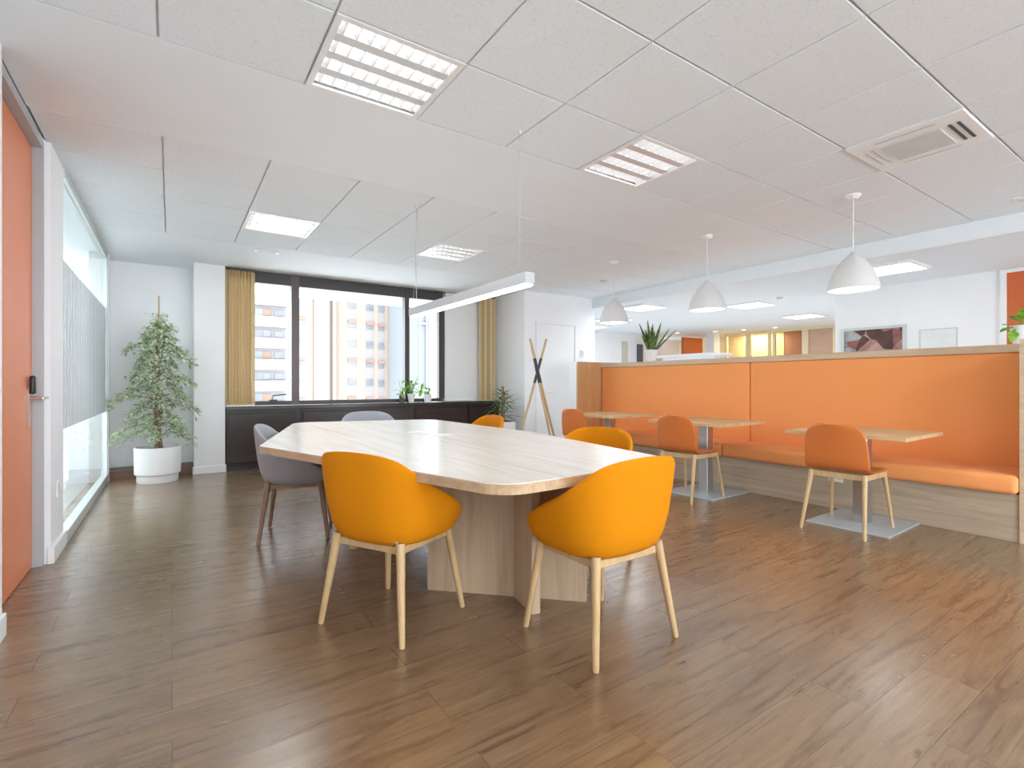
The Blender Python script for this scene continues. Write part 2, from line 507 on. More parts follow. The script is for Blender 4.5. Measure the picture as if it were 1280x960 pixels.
rd = MB().box(-.70, -.672, 4.06, 4.10, 1.055, 1.165, bev=.012, seg=3)
rd.build('lock_reader', M['black'], d1, smooth=True)

gp = thing('glass_partition', None, None, (0, 0, 0), kind='structure')
gp.name = 'window_2'
box('window_pane', M['glass'], gp, -.646, -.636, 4.645, 7.36, .085, 2.545)
gf = MB()
gf.box(-.67, -.605, 4.64, 7.42, 0, .085, bev=.004, seg=1)
gf.box(-.67, -.615, 4.64, 7.42, 2.545, CEIL)
gf.box(-.669, -.614, 7.355, 7.42, .085, 2.545)
gf.build('window_frame', M['aluminium'], gp)
box('window_film', M['film'], gp, -.634, -.630, 4.645, 7.355, .80, 1.98)
# the office seen through the partition
ow = MB()
ow.box(-3.6, -3.45, YB, 9.0, 0, CEIL + .14)
ow.box(-1.35, -.78, 8.6, 8.75, 0, CEIL + .14); ow.box(-3.6, -1.35, 8.6, 8.75, 0, .85); ow.box(-3.6, -1.35, 8.6, 8.75, 2.55, CEIL + .14)
pass
struct(ow.build('wall_office', M['wall']))
struct(box('floor_office', M['office_floor'], None, -3.45, -.78, 3.0, 8.6, 0, .004))  # floor kept pale to bounce light up into the office

# far left recess: step, wall, column
struct(MB().box(-.625, .225, 7.43, 7.9, 0, .10, bev=.002, seg=1).build('trim_3', M['riser']))
wb = MB()
wb.box(-.78, .3, 7.80, 7.95, 0, CEIL + .14)
struct(wb.build('wall_back_left', M['wall']))
struct(MB().box(-.62, .22, 7.785, 7.80, .10, .19, bev=.003, seg=1).build('baseboard_back', M['trim']))
struct(MB().box(.225, .56, 7.36, 7.95, 0, CEIL + .02).build('wall_column', M['wall']))
struct(MB().box(.21, .572, 7.345, 7.42, 0, .09, bev=.003, seg=1).build('baseboard_column', M['trim']))

# block with white door at the far right of the room
blk = MB()
blk.box(4.68, 6.2, 6.6, 10.2, 0, CEIL + .14)
struct(blk.build('wall_back_right', M['wall']))
d2 = thing('door_2', 'white flush door with small lever handle behind the coat stand', None, kind='structure')
box('leaf', M['wall'], d2, 4.93, 5.72, 6.588, 6.602, .01, 2.10, bev=.002, seg=1)
d2f = MB(); d2f.box(4.90, 4.925, 6.58, 6.6, 0, 2.105); d2f.box(5.725, 5.75, 6.58, 6.6, 0, 2.105); d2f.box(4.90, 5.75, 6.58, 6.6, 2.105, 2.13)
d2f.build('door_frame', M['trim'], d2)
h2 = MB(); h2.tube([(5.18, 6.59, .99), (5.18, 6.535, .99), (5.09, 6.53, .99)], .008); h2.build('handle', M['chrome'], d2, smooth=True)

# window wall
WY = 7.50
ww = MB()
ww.box(.56, 4.70, WY - .02, WY + .25, 0, .80)
struct(ww.build('wall_sill', M['dark_wood']))
struct(MB().box(.56, 4.70, WY - .02, WY + .25, 2.60, CEIL + .14).build('wall_lintel', M['dark_wood']))
struct(MB().box(3.68, 4.70, WY, WY + .2, .80, 2.60).build('wall_leak_fill', M['wall']))  # hidden wall behind the blind, added to stop window light leaking past
w1 = thing('window_1', None, None, kind='structure')
def vbar(name, mat, x0, x1, y0=WY - .05, y1=WY + .05):
    box(name, mat, w1, x0, x1, y0, y1, .83, 2.60)
fm = MB()
fm.box(.57, 3.66, WY - .05, WY + .05, .83, .885)
fm.box(.57, 3.66, WY - .05, WY + .05, 2.46, 2.615)
fm.box(.57, .66, WY - .05, WY + .05, .885, 2.46)
fm.box(3.58, 3.68, WY - .06, WY + .05, .885, 2.46)
fm.build('window_frame', M['frame_dark'], w1)
vbar('window_mullion', M['mullion'], 1.36, 1.46, WY - .06)
vbar('window_mullion', M['frame_dark'], 3.00, 3.075, WY - .06)
for x0, x1 in ((.66, 1.36), (1.46, 3.00), (3.075, 3.58)):
    box('window_pane', M['pane'], w1, x0, x1, WY - .004, WY + .004, .885, 2.46)
wh = MB(); wh.box(1.08, 1.18, WY - .07, WY - .05, .875, .905, bev=.003, seg=1)
wh.tube([(1.12, WY - .06, .90), (1.12, WY - .065, .955), (1.29, WY - .075, .975)], .008)
wh.build('window_handle', M['frame_dark'], w1)

# ------------------------------------------------------------------ dark cabinets under the window
CY = 7.33
def cabinet(x0, x1, label, y=CY, split=None, stile=0):
    t = thing('window_cabinet', label, 'cabinet', (x0, y, 0), group='dark cabinets under the window')
    w = x1 - x0
    box('body', M['dark_wood'], t, 0, w, .02, 7.47 - y, .08, .78)
    box('plinth', M['dark_top'], t, .0, w, .035, 7.47 - y, 0, .08)
    n = split or 1
    for k in range(n):
        a = .02 + k * (w - .02) / n; b = .0 + (k + 1) * (w - .02) / n
        if k == n - 1 and stile: box('stile', M['black'], t, w + .001, w + stile, .03, 7.47 - y, 0, .78)
        box('door', M['dark_wood'], t, a, b, 0, .02, .10, .735, bev=.003, seg=1)
    return t
cabinet(.575, 1.40, 'dark brown cabinet at left end beside white column under tan blind', stile=.066)
cabinet(1.47, 3.06, 'widest dark brown cabinet behind grey chairs under the big pane', split=2, stile=.056)
cabinet(3.12, 4.06, 'dark brown cabinet below white roller blind and sill plants')
cabinet(4.07, 4.675, 'dark brown cabinet at right end behind spiky plant')
# the stiles between units carry the worktop
wt = thing('worktop', 'long dark window worktop with light front edge running over the cabinets', 'worktop', (0, 0, 0))
box('top', M['dark_top'], wt, .565, 4.675, CY - .02, 7.475, .781, .825, bev=.004, seg=1)

# vertical slat blinds
def slat_blind(x0, n, pitch, label, y, z0, z1, mats, ang):
    t = thing('vertical_blind', label, 'blind', (x0, y, 0), group='tan vertical blinds')
    box('head_rail', M['frame_dark'], t, -.01, n * pitch + .01, -.02, .02, z1, z1 + .02)
    for k in range(n):
        s = MB().box(-.045, .045, -.0015, .0015, z0, z1)
        o = s.build('slat', mats[k % len(mats)], t)
        o.location = ((k + .5) * pitch, 0, 0); o.rotation_euler = (0, 0, ang + .06 * math.sin(k * 1.7))
    box('bottom_chain', M['pale_slat'], t, 0, n * pitch, -.012, .012, z0 - .012, z0 + .012)
slat_blind(.575, 9, .036, 'tan vertical slat blind bunched at left side of window beside white column', 7.39, .845, 2.575, [M['tan_slat']], .9)
slat_blind(4.30, 8, .036, 'narrow tan vertical slat blind between white roller blind and white wall', 7.36, .845, 2.575, [M['pale_slat'], M['tan_slat'], M['tan_slat']], .4)
rb = thing('roller_blind', 'white roller blind pulled down over right window bay beside dark jamb', 'blind', (0, 0, 0))
box('fabric', M['blind_white'], rb, 3.69, 4.67, 7.455, 7.46, .85, 2.55)
MB().tube([(3.69, 7.458, 2.58), (4.67, 7.458, 2.58)], .028).build('roller', M['blind_white'], rb, smooth=True)
box('bottom_bar', M['white'], rb, 3.69, 4.67, 7.447, 7.467, .835, .855)

# ------------------------------------------------------------------ luminaires
def make_luminaire(label):
    t = thing('ceiling_light', label, 'ceiling light', group='recessed louver ceiling lights')
    W = .29
    h = MB()
    h.box(-W, W, -W, W, .115, .125)
    for sx in (-1, 1): h.box(min(sx * W, sx * (W - .006)), max(sx * W, sx * (W - .006)), -W, W, .0, .115)
    for sy in (-1, 1): h.box(-W + .006, W - .006, min(sy * W, sy * (W - .006)), max(sy * W, sy * (W - .006)), .0, .115)
    h.build('housing', M['white'], t)
    f = MB()
    for s_ in (-1, 1):
        f.box(-W - .006, W + .006, s_ * (W - .008) - .014, s_ * (W - .008) + .014, -.004, .004)
        f.box(s_ * (W - .008) - .014, s_ * (W - .008) + .014, -W + .022, W - .022, -.004, .004)
    f.build('frame', M['white'], t)
    P = .138
    ys = [(-1.5 + k) * P for k in range(4)]
    for y in ys:
        MB().tube([(-.26, y, .075), (.26, y, .075)], .015, n=10).build('tube', M['tube'], t, smooth=True)
    for k in range(3):                                       # V shaped reflectors between the tubes
        y = (-1 + k) * P
        r = MB()
        a = .026
        r.quad((-.27, y - a, .006), (.27, y - a, .006), (.27, y, .05), (-.27, y, .05))
        r.quad((-.27, y + a, .006), (.27, y + a, .006), (.27, y, .05), (-.27, y, .05))
        r.quad((-.27, y - a, .006), (.27, y - a, .006), (.27, y + a, .006), (-.27, y + a, .006))
        r.build('reflector', M['louver'], t)
    for k, y in enumerate(ys):
        for j in range(9):
            x = -.24 + j * .06
            MB().xprism([(y - P / 2 + .026, .004), (y + P / 2 - .026, .004), (y + P / 2 - .004, .048), (y - P / 2 + .004, .048)], x - .0015, x + .0015).build('louver', M['louver'], t)
    return t
lum_at = [((XG[2] + XG[3]) / 2, YN[1] + .296, 'large louver ceiling light nearest the camera above the long table'),
          ((XG[5] + XG[6]) / 2, YN[1] + .296, 'louver ceiling light right of the linear lamp towards the kitchen'),
          ((XG[2] + XG[3]) / 2, 5.195, 'louver ceiling light near the window at left above the tan blind'),
          ((XG[5] + XG[6]) / 2, 5.195, 'louver ceiling light near the window, right of the thin lamp wire')]
lum0 = make_luminaire(lum_at[0][2]); lum0.location = (lum_at[0][0], lum_at[0][1], CEIL)
for (x, y, lb) in lum_at[1:]:
    dup(lum0, (x, y, CEIL), 0, lb)

# air conditioning cassette
ac = thing('air_conditioner', 'square white ceiling air conditioner cassette with grey grille and louvre slots', 'air conditioner', ((XG[7] + XG[8]) / 2, YN[3] + .296, CEIL))
a = MB().box(-.29, .29, -.29, .29, -.012, -.001, bev=.002, seg=1); a.build('panel', M['white'], ac)
a = MB()
a.box(-.15, .15, -.15, .15, -.020, -.012, bev=.003, seg=1); a.build('grille', M['grille'], ac)
for (x0, x1, y0, y1) in ((-.15, .15, .185, .20), (-.15, .15, .225, .24), (-.15, .15, -.2, -.185), (-.15, .15, -.24, -.225), (-.235, -.22, -.15, .15), (.22, .235, -.15, .15)):
    MB().box(x0, x1, y0, y1, -.016, -.0125).build('air_slot', M['slot'] if y0 < -.19 else M['grille'], ac)
vt = thing('ceiling_vent', 'small white slot vent in ceiling close to the window', 'vent', (.89, 6.29, CEIL))
box('frame', M['white'], vt, -.12, .12, -.045, .045, -.012, 0, bev=.003, seg=1)
box('slot', M['grille'], vt, -.095, .095, -.02, .02, -.016, -.012)
vt2 = thing('ceiling_vent', 'faint white slot vent in ceiling at far right above kitchen drop', 'vent', (5.72, 1.02, CEIL))
box('frame', M['white'], vt2, -.09, .09, -.12, .12, -.010, 0, bev=.003, seg=1)
box('slot', M['grille'], vt2, -.03, .03, -.1, .1, -.014, -.010)
sd = thing('smoke_detector', 'tiny grey detector on the ceiling between linear lamp and pendants', 'detector', (5.2, 5.35, CEIL))
MB().lathe([(0, -.02), (.04, -.018), (.055, -.005), (.055, 0)], 20).build('body', M['grille'], sd, smooth=True)

# ------------------------------------------------------------------ linear lamp over the table
ll = thing('linear_pendant_light', 'long white linear lamp hanging on wires above the conference table', 'pendant light', (1.71, 3.215, 0))
y0, y1 = -.86, .86
MB().box(-.035, .035, y0, y1, 1.695, 1.76, bev=.006).build('housing', M['lamp_grey'], ll)
MB().box(-.029, .029, y0 + .01, y1 - .01, 1.681, 1.697, bev=.006).build('diffuser', M['led'], ll)
w = MB()
w.tube([(0, -.755, 1.755), (0, -.755, CEIL)], .0009, n=6)
w.build('wire', M['steel'], ll)
w = MB(); w.tube([(.004, .775, 1.755), (-.004, .78, 2.2), (.006, .775, CEIL - .06), (0, .773, CEIL)], .003, n=6); w.build('cable', M['steel'], ll)
w = MB(); w.tube([(-.02, .80, 1.755), (0, .775, 2.3), (0, .773, CEIL)], .0012, n=6); w.build('wire', M['grille'], ll)
for y in (-.755, .773):
    MB().lathe([(0, CEIL - .02), (.008, CEIL - .02), (.012, CEIL)], 12, at=(0, y, 0)).build('ceiling_anchor', M['grille'], ll)

# ------------------------------------------------------------------ dome pendants
def make_pendant(label):
    t = thing('pendant_lamp', label, 'pendant lamp', group='white dome pendants over the cafe tables')
    pr = [(.0, .305), (.012, .305), (.022, .29), (.04, .272), (.075, .24), (.115, .185), (.145, .13), (.165, .075), (.178, .02), (.182, 0.0),
          (.178, 0.0), (.160, .075), (.140, .13), (.110, .182), (.07, .235), (.03, .265), (0, .27)]
    MB().lathe(pr, 48).build('lamp_shade', M['pendant'], t, smooth=True, angle=60)
    MB().lathe([(0, .008), (.174, .010), (.172, .016), (0, .016)], 40).build('diffuser', M['bulb'], t)
    MB().tube([(0, 0, .30), (0, 0, CEIL - 1.86)], .0035, n=6).build('cord', M['white'], t)
    MB().lathe([(0, CEIL - 1.895), (.03, CEIL - 1.895), (.055, CEIL - 1.87), (.055, CEIL - 1.86), (0, CEIL - 1.86)], 24).build('canopy', M['white'], t, smooth=True)
    return t
p0 = make_pendant('nearest white dome pendant lamp, hanging over the rightmost cafe table')
p0.location = (4.49, 1.82, 1.86)
dup(p0, (4.49, 3.14, 1.86), 0, 'middle white dome pendant lamp, over the second cafe table')
dup(p0, (4.49, 4.44, 1.86), 0, 'farthest white dome pendant lamp, near the snake plant')

# ------------------------------------------------------------------ conference table
def rounded(poly, rad, seg=8):
    out = []; n = len(poly)
    for i in range(n):
        p = Vector(poly[i]); a = Vector(poly[i - 1]); b = Vector(poly[(i + 1) % n])
        r = rad[i]
        u = (a - p).normalized(); v = (b - p).normalized()
        th = u.angle(v); d = r / math.tan(th / 2)
        d = min(d, .45 * (a - p).length, .45 * (b - p).length); rr = d * math.tan(th / 2)
        c = p + (u + v).normalized() * (rr / math.sin(th / 2))
        s = p + u * d; e = p + v * d
        a0 = math.atan2(s.y - c.y, s.x - c.x); a1 = math.atan2(e.y - c.y, e.x - c.x)
        da = (a1 - a0 + PI) % (2 * PI) - PI
        for k in range(seg + 1):
            t_ = a0 + da * k / seg
            out.append((c.x + rr * math.cos(t_), c.y + rr * math.sin(t_)))
    return out
TC = (1.55, 3.35)
plan = [(.435, 3.385), (1.01, 1.555), (2.07, 1.595), (2.335, 3.2), (2.30, 4.93), (.99, 5.27)]
plan = [(x - TC[0], y - TC[1]) for x, y in plan]
tb = thing('conference_table', 'large pale oak conference table with angled sides and rounded corners', 'table', (*TC, 0))
rp = rounded(plan, [.05, .16, .16, 1.5, .25, .18])
ed = MB().prism(rp, .698, .737, bev=0); ed.build('edge_band', M['edge_y'], tb)
tp = MB().prism([(x * .9985, y * .9985) for x, y in rp], .735, .741, bev=.0015); tp.build('tabletop', M['top_y'], tb)
def panel(name, a, b, th, z0=0, z1=.698):
    a = Vector((a[0] - TC[0], a[1] - TC[1])); b = Vector((b[0] - TC[0], b[1] - TC[1]))
    d = (b - a).normalized(); nrm = Vector((-d.y, d.x)) * th / 2
    m_ = MB().prism([tuple(a - nrm), tuple(b - nrm), tuple(b + nrm), tuple(a + nrm)], z0, z1)
    return m_.build(name, M['oak_z'], tb)
panel('base_panel', (1.165, 2.545), (1.775, 1.95), .045)
panel('base_panel', (1.465, 1.97), (1.60, 2.62), .045)
panel('base_panel', (1.01, 3.43), (1.75, 4.25), .045)
panel('base_panel', (1.45, 4.55), (1.38, 3.95), .045)
cg = thing('cable_grommet', 'small pale cable flap set in the middle of the conference table', 'cable flap', (1.60, 3.50, .741), .3)
box('frame', M['white'], cg, -.06, .06, -.20, .20, 0, .003, bev=.001, seg=1)
box('slot', M['grille'], cg, -.008, .008, -.17, .17, .003, .0045)

# ------------------------------------------------------------------ tub chairs
def interp(tab, x):
    for (x0, y0), (x1, y1) in zip(tab, tab[1:]):
        if x <= x1:
            t = (x - x0) / (x1 - x0)
            return y0 + (y1 - y0) * t
    return tab[-1][1]
HT = [(0, .815), (15, .813), (30, .806), (42, .788), (51, .758), (58, .725), (66, .690), (74, .662), (84, .635), (94, .608), (105, .575), (116, .537), (128, .50), (142, .472), (160, .458), (180, .455)]
def tub_mesh():
    mb = MB(); bm = mb.bm
    n = 72
    prof = [  # radius factor, z mode: ('o', t) between base and rim; ('i', t) between seat and rim
        (.30, 'o', 0), (.56, 'o', .0), (.70, 'o', .025), (.79, 'o', .09), (.86, 'o', .22), (.915, 'o', .42), (.96, 'o', .67), (.992, 'o', .90), (1.0, 'o', .97),
        (.985, 'r', 0), (.955, 'r', .0), (.928, 'i', .94), (.90, 'i', .72), (.87, 'i', .45), (.82, 'i', .2), (.76, 'i', .06), (.68, 'i', .0), (.4, 'i', 0)]
    rings = []
    base, seat = .395, .452
    def sm(a):
        w = [(-6, 1), (-3, 2), (0, 3), (3, 2), (6, 1)]
        return sum(interp(HT, min(180, abs(a + d))) * k for d, k in w) / 9 if abs(a) < 172 else interp(HT, abs(a))
    for (f, mode, t) in prof:
        ring = []
        for k in range(n):
            a = -180 + 360 * k / n
            ph = math.radians(a)
            sx, sy = math.sin(ph), -math.cos(ph)
            e = 2.9
            depth = .285 if sy < 0 else .275
            r = (abs(sx / .31) ** e + abs(sy / depth) ** e) ** (-1 / e)
            h = sm(a)
            if mode == 'o': z = base + (h - base) * t
            elif mode == 'r': z = h + .004
            else: z = seat + max(0, h - seat) * t + (0.0)
            # the shell leans: back goes further out towards its top
            ring.append(bm.verts.new((sx * r * f, sy * r * f, z)))
        rings.append(ring)
    for a, b in zip(rings, rings[1:]):
        for k in range(n):
            bm.faces.new((a[k], a[(k + 1) % n], b[(k + 1) % n], b[k]))
    bm.faces.new(list(reversed(rings[0]))); bm.faces.new(rings[-1])
    return mb
def make_tub(label, fab, legm, group):
    t = thing('tub_chair', label, 'chair', group=group)
    tub_mesh().build('shell', fab, t, smooth=True, angle=70)
    MB().lathe([(0, .452), (.17, .452), (.195, .458), (.20, .468), (.185, .478), (0, .484)], 40).build('seat_cushion', fab, t, smooth=True)
    ft = {(-1, -1): None}
    for sx in (-1, 1):
        for sy in (-1, 1):
            MB().tube([(sx * .243, sy * .228, 0), (sx * .242, sy * .227, .006), (sx * .188, sy * .173, .42)], [.012, .0135, .0205], n=14).build('leg', legm, t, smooth=True)
    for sy in (-1, 1):
        MB().box(-.185, .185, sy * .165 - .011, sy * .165 + .011, .368, .402, bev=.003, seg=1).build('frame_rail', legm, t)
    for sx in (-1, 1):
        MB().box(sx * .18 - .011, sx * .18 + .011, -.165, .165, .368, .402, bev=.003, seg=1).build('frame_rail', legm, t)
    MB().box(.165, .185, -.19, -.165, .418, .432, bev=.003, seg=1).build('metal_tag', M['chrome'], t)
    return t
def facing(dx, dy): return math.atan2(-dx, dy)
yl = 'yellow tub chairs round the table'; gl = 'grey tub chairs round the table'
c0 = make_tub('yellow tub chair in the foreground at the left side of the table', M['yellow_fabric'], M['leg_wood'], yl)
c0.location = (.89, 2.345, 0); c0.rotation_euler = (0, 0, facing(.885, .47))
dup(c0, (1.597, 1.672, 0), math.radians(1), 'yellow tub chair in the foreground at the near end of the table', yl)
dup(c0, (2.205, 2.48, 0), facing(-.97, -.22), 'yellow tub chair behind the table, seen in front of the orange chairs', yl)
dup(c0, (2.295, 4.12, 0), facing(-1, .05), 'yellow tub chair farthest away, only its rim showing before the spiky plant', yl)
g0 = make_tub('grey tub chair at the left corner of the table with dark legs', M['grey_fabric'], M['leg_dark'], gl)
g0.location = (.785, 4.06, 0); g0.rotation_euler = (0, 0, facing(.955, -.29))
dup(g0, (1.74, 5.22, 0), facing(-.1, -1), 'grey tub chair at the far end of the table before the window', gl)

# ------------------------------------------------------------------ orange side chairs
def side_shell():
    mb = MB(); bm = mb.bm
    prof = [(.225, .452), (.21, .462), (.12, .464), (.0, .460), (-.10, .460), (-.165, .466), (-.205, .486), (-.224, .525), (-.232, .58), (-.238, .64), (-.245, .70), (-.253, .75), (-.260, .785), (-.264, .808), (-.266, .818)]
    hw = [.19, .205, .215, .218, .22, .222, .224, .224, .223, .220, .213, .200, .178, .145, .10]
    nu = 12
    rows = []
    for (y, z), w in zip(prof, hw):
        row = []
        for k in range(nu + 1):
            u = -1 + 2 * k / nu
            curve = .028 * u * u if z > .5 else .008 * u * u
            yy = y + (curve if z > .48 else 0); zz = z + (0 if z > .5 else curve * .6)
            row.append(bm.verts.new((u * w, yy, zz)))
        rows.append(row)
    for a, b in zip(rows, rows[1:]):
        for k in range(nu):
            bm.faces.new((a[k], a[k + 1], b[k + 1], b[k]))
    return mb
def make_side(label):
    t = thing('side_chair', label, 'chair', group='orange chairs at the cafe tables')
    o = side_shell().build('shell', M['orange_ply'], t, smooth=True, angle=180)
    s = o.modifiers.new('thick', 'SOLIDIFY'); s.thickness = .011; s.offset = 0
    b = o.modifiers.new('sub', 'SUBSURF'); b.levels = 1; b.render_levels = 2
    for sx in (-1, 1):
        MB().tube([(sx * .215, .262, 0), (sx * .215, .261, .006), (sx * .18, .185, .45)], [.010, .011, .016], n=12).build('leg', M['leg_wood'], t, smooth=True)
        MB().tube([(sx * .215, -.275, 0), (sx * .215, -.274, .006), (sx * .18, -.17, .45)], [.011, .012, .018], n=12).build('leg', M['leg_wood'], t, smooth=True)
        MB().box(sx * .178 - .012, sx * .178 + .012, -.165, .185, .405, .448, bev=.003, seg=1).build('frame_rail', M['leg_wood'], t)
    for y in (-.165, .18):
        MB().box(-.178, .178, y - .012, y + .012, .405, .448, bev=.003, seg=1).build('frame_rail', M['leg_wood'], t)
    return t
s0 = make_side('orange side chair with pale wood legs at the rightmost cafe table')
s0.location = (4.335, 1.80, 0); s0.rotation_euler = (0, 0, facing(1, .03))
dup(s0, (4.235, 3.17, 0), facing(1, .04), 'orange side chair with pale wood legs at the middle cafe table')
dup(s0, (4.24, 4.66, 0), facing(1, .04), 'orange side chair at the farthest cafe table beside the coat stand')

# ------------------------------------------------------------------ cafe tables
def make_cafe(label):
    t = thing('cafe_table', label, 'table', group='square cafe tables along the bench')
    MB().box(-.41, .41, -.41, .41, .712, .74, bev=.002, seg=1).build('tabletop', M['cafe_top'], t)
    MB().box(-.05, .05, -.05, .05, .012, .706, bev=.003, seg=1).build('column', M['plate'], t)
    MB().box(-.15, .15, -.15, .15, .704, .712).build('top_bracket', M['plate'], t)
    MB().box(-.325, .325, -.285, .285, 0, .012, bev=.002, seg=1).build('base_plate', M['base_steel'], t)
    return t
t0 = make_cafe('oak square cafe table nearest the camera, by the right end of the bench')
t0.location = (4.60, 1.80, 0); t0.rotation_euler = (0, 0, math.radians(2))
dup(t0, (4.58, 3.22, 0), math.radians(2), 'oak square cafe table in the middle, before the seam of the bench')
dup(t0, (4.60, 4.62, 0), math.radians(2), 'oak square cafe table farthest away, by the wooden end panel')

# ------------------------------------------------------------------ upholstered bench
bn = thing('banquette_bench', 'long orange upholstered bench with high back, wood base and wood ledge', 'bench', (4.93, 0, 0))
def bx(name, mat, x0, x1, y0, y1, z0, z1, bev=0, seg=3, smooth=False):
    return MB().box(x0 - 4.93, x1 - 4.93, y0, y1, z0, z1, bev=bev, seg=seg).build(name, mat, bn, smooth=smooth, angle=50)
YS, YE, YM = .955, 5.64, 3.25
bx('base', M['bench_wood'], 4.94, 5.44, YS + .001, YE - .001, 0, .335)
bx('seat_cushion', M['orange_fabric'], 4.885, 5.46, YS + .004, YM - .003, .335, .47, bev=.035, seg=4, smooth=True)
bx('seat_cushion', M['orange_fabric'], 4.885, 5.46, YM + .003, YE - .004, .335, .47, bev=.035, seg=4, smooth=True)
bx('back_cushion', M['orange_fabric'], 5.43, 5.51, YS + .02, YM - .004, .44, 1.362, bev=.018, seg=3, smooth=True)
bx('back_cushion', M['orange_fabric'], 5.43, 5.51, YM + .004, YE - .01, .44, 1.362, bev=.018, seg=3, smooth=True)
bx('back_panel', M['ledge_wood'], 5.50, 5.74, YS, YE, 0, 1.37)
bx('ledge', M['ledge_wood'], 5.425, 5.76, YS, YE, 1.362, 1.425, bev=.002, seg=1)
bx('end_panel', M['end_wood'], 4.965, 5.76, YE, YE + .035, 0, 1.445)
bx('end_panel', M['ledge_wood'], 4.925, 5.76, YS - .04, YS, 0, 1.43)
bx('end_cabinet', M['trim'], 4.965, 5.76, YE + .036, YE + .20, 0, 1.445)
ol = thing('power_socket', 'white double socket on the wood bench base behind the nearest orange chair', 'socket', (4.94, 2.14, .275))
box('plate', M['white'], ol, -.008, 0, -.06, .06, -.035, .035, bev=.002, seg=1)
for s_ in (-1, 1):
    o = MB().tube([(-.0085, s_ * .03, 0), (-.006, s_ * .03, 0)], .016, n=16).build('outlet', M['grille'], ol)
so = thing('power_socket', 'white socket low on the white pillar between orange door and glass', 'socket', (-.625, 4.42, .43))
box('plate', M['trim'], so, 0, .008, -.04, .04, -.05, .05, bev=.002, seg=1)
box('outlet', M['grille'], so, .008, .0095, -.02, .02, -.03, .03)
sw = thing('light_switch', 'small pale switch on the white wall above the bench end panel', 'switch', (5.9, 6.6, 1.64))
box('plate', M['white'], sw, -.04, .04, -.012, 0, -.07, .07, bev=.01, seg=2)
box('rocker', M['grille'], sw, -.022, .022, -.016, -.012, -.045, .045, bev=.003, seg=1)

# ------------------------------------------------------------------ coat stand
cs = thing('coat_stand', 'tall wooden tripod coat stand with black middle section before the white door', 'coat stand', (4.33, 5.78, 0))
HX = 1.30
feet = [(-.02 + .34 * math.cos(a_), .34 * math.sin(a_)) for a_ in (math.radians(145), math.radians(-30), math.radians(-75))]
for k, (fx, fy) in enumerate(feet):
    dx, dy = -fx, -fy
    # each pole passes beside the axis and leans out to the other side
    off = Vector((-dy, dx)).normalized() * .022
    def P(z):
        t_ = z / HX
        return (fx + (off.x - fx) * t_, fy + (off.y - fy) * t_, z)
    MB().tube([P(0), P(1.13)], [.015, .018], n=12).build('pole', M['leg_wood'], cs, smooth=True)
    MB().tube([P(1.13), P(1.48)], [.0195, .0195], n=12).build('collar', M['black'], cs, smooth=True)
    MB().tube([P(1.48), P(1.76)], [.018, .016], n=12).build('peg', M['leg_wood'], cs, smooth=True)

# ------------------------------------------------------------------ plants
def leaf_quad(bm, p, d, w, up, fold=.25, n=3):
    """a folded pointed blade from p along d"""
    L = d.length; t = d.normalized()
    side = t.cross(up)
    if side.length < 1e-4: side = t.cross(Vector((1, 0, 0)))
    side.normalize(); nr = side.cross(t).normalized()
    pr = [(0, .12), (.35, 1), (.7, .75), (1, .02)]
    prev = None
    for (s_, ww) in pr:
        droop = -nr * (s_ * s_ * .18 * L)
        c = p + t * (L * s_) + droop
        a = bm.verts.new(c - side * w * ww + nr * fold * w * ww); m_ = bm.verts.new(c); b = bm.verts.new(c + side * w * ww + nr * fold * w * ww)
        if prev:
            bm.faces.new((prev[0], prev[1], m_, a)); bm.faces.new((prev[1], prev[2], b, m_))
        prev = (a, m_, b)

# big ficus
fx, fy = -.135, 7.10
fi = thing('potted_ficus', 'tall variegated ficus tree in a white pot by the glass partition', 'plant', (fx, fy, 0))
MB().lathe([(0, 0), (.195, 0), (.20, .01), (.20, .085), (0, .085)], 56).build('pot_base', M['pot'], fi, smooth=True)
MB().lathe([(0, .088), (.215, .088), (.222, .096), (.226, .39), (.222, .396), (.210, .396), (.206, .385), (.204, .345), (0, .345)], 56).build('pot', M['pot'], fi, smooth=True)
MB().lathe([(0, .365), (.1, .362), (.205, .352)], 32).build('soil', M['soil'], fi, smooth=True)
tk = MB()
for k, (ox, oy) in enumerate(((-.02, .0), (.025, .01), (.0, -.025))):
    pts = []
    for j in range(9):
        z = .35 + j * .16
        f_ = 1 - j / 11
        pts.append((ox * f_ + .012 * math.sin(j * 1.9 + k * 2), oy * f_ + .012 * math.cos(j * 1.6 + k * 2), z))
    tk.tube(pts, [.019 - .0017 * j for j in range(9)], n=8)
rng = random.Random(3)
fo = MB()
env = [(.42, .36), (.6, .43), (.85, .40), (1.2, .42), (1.45, .41), (1.6, .35), (1.72, .17), (1.8, .15), (1.92, .08)]
branches = 0
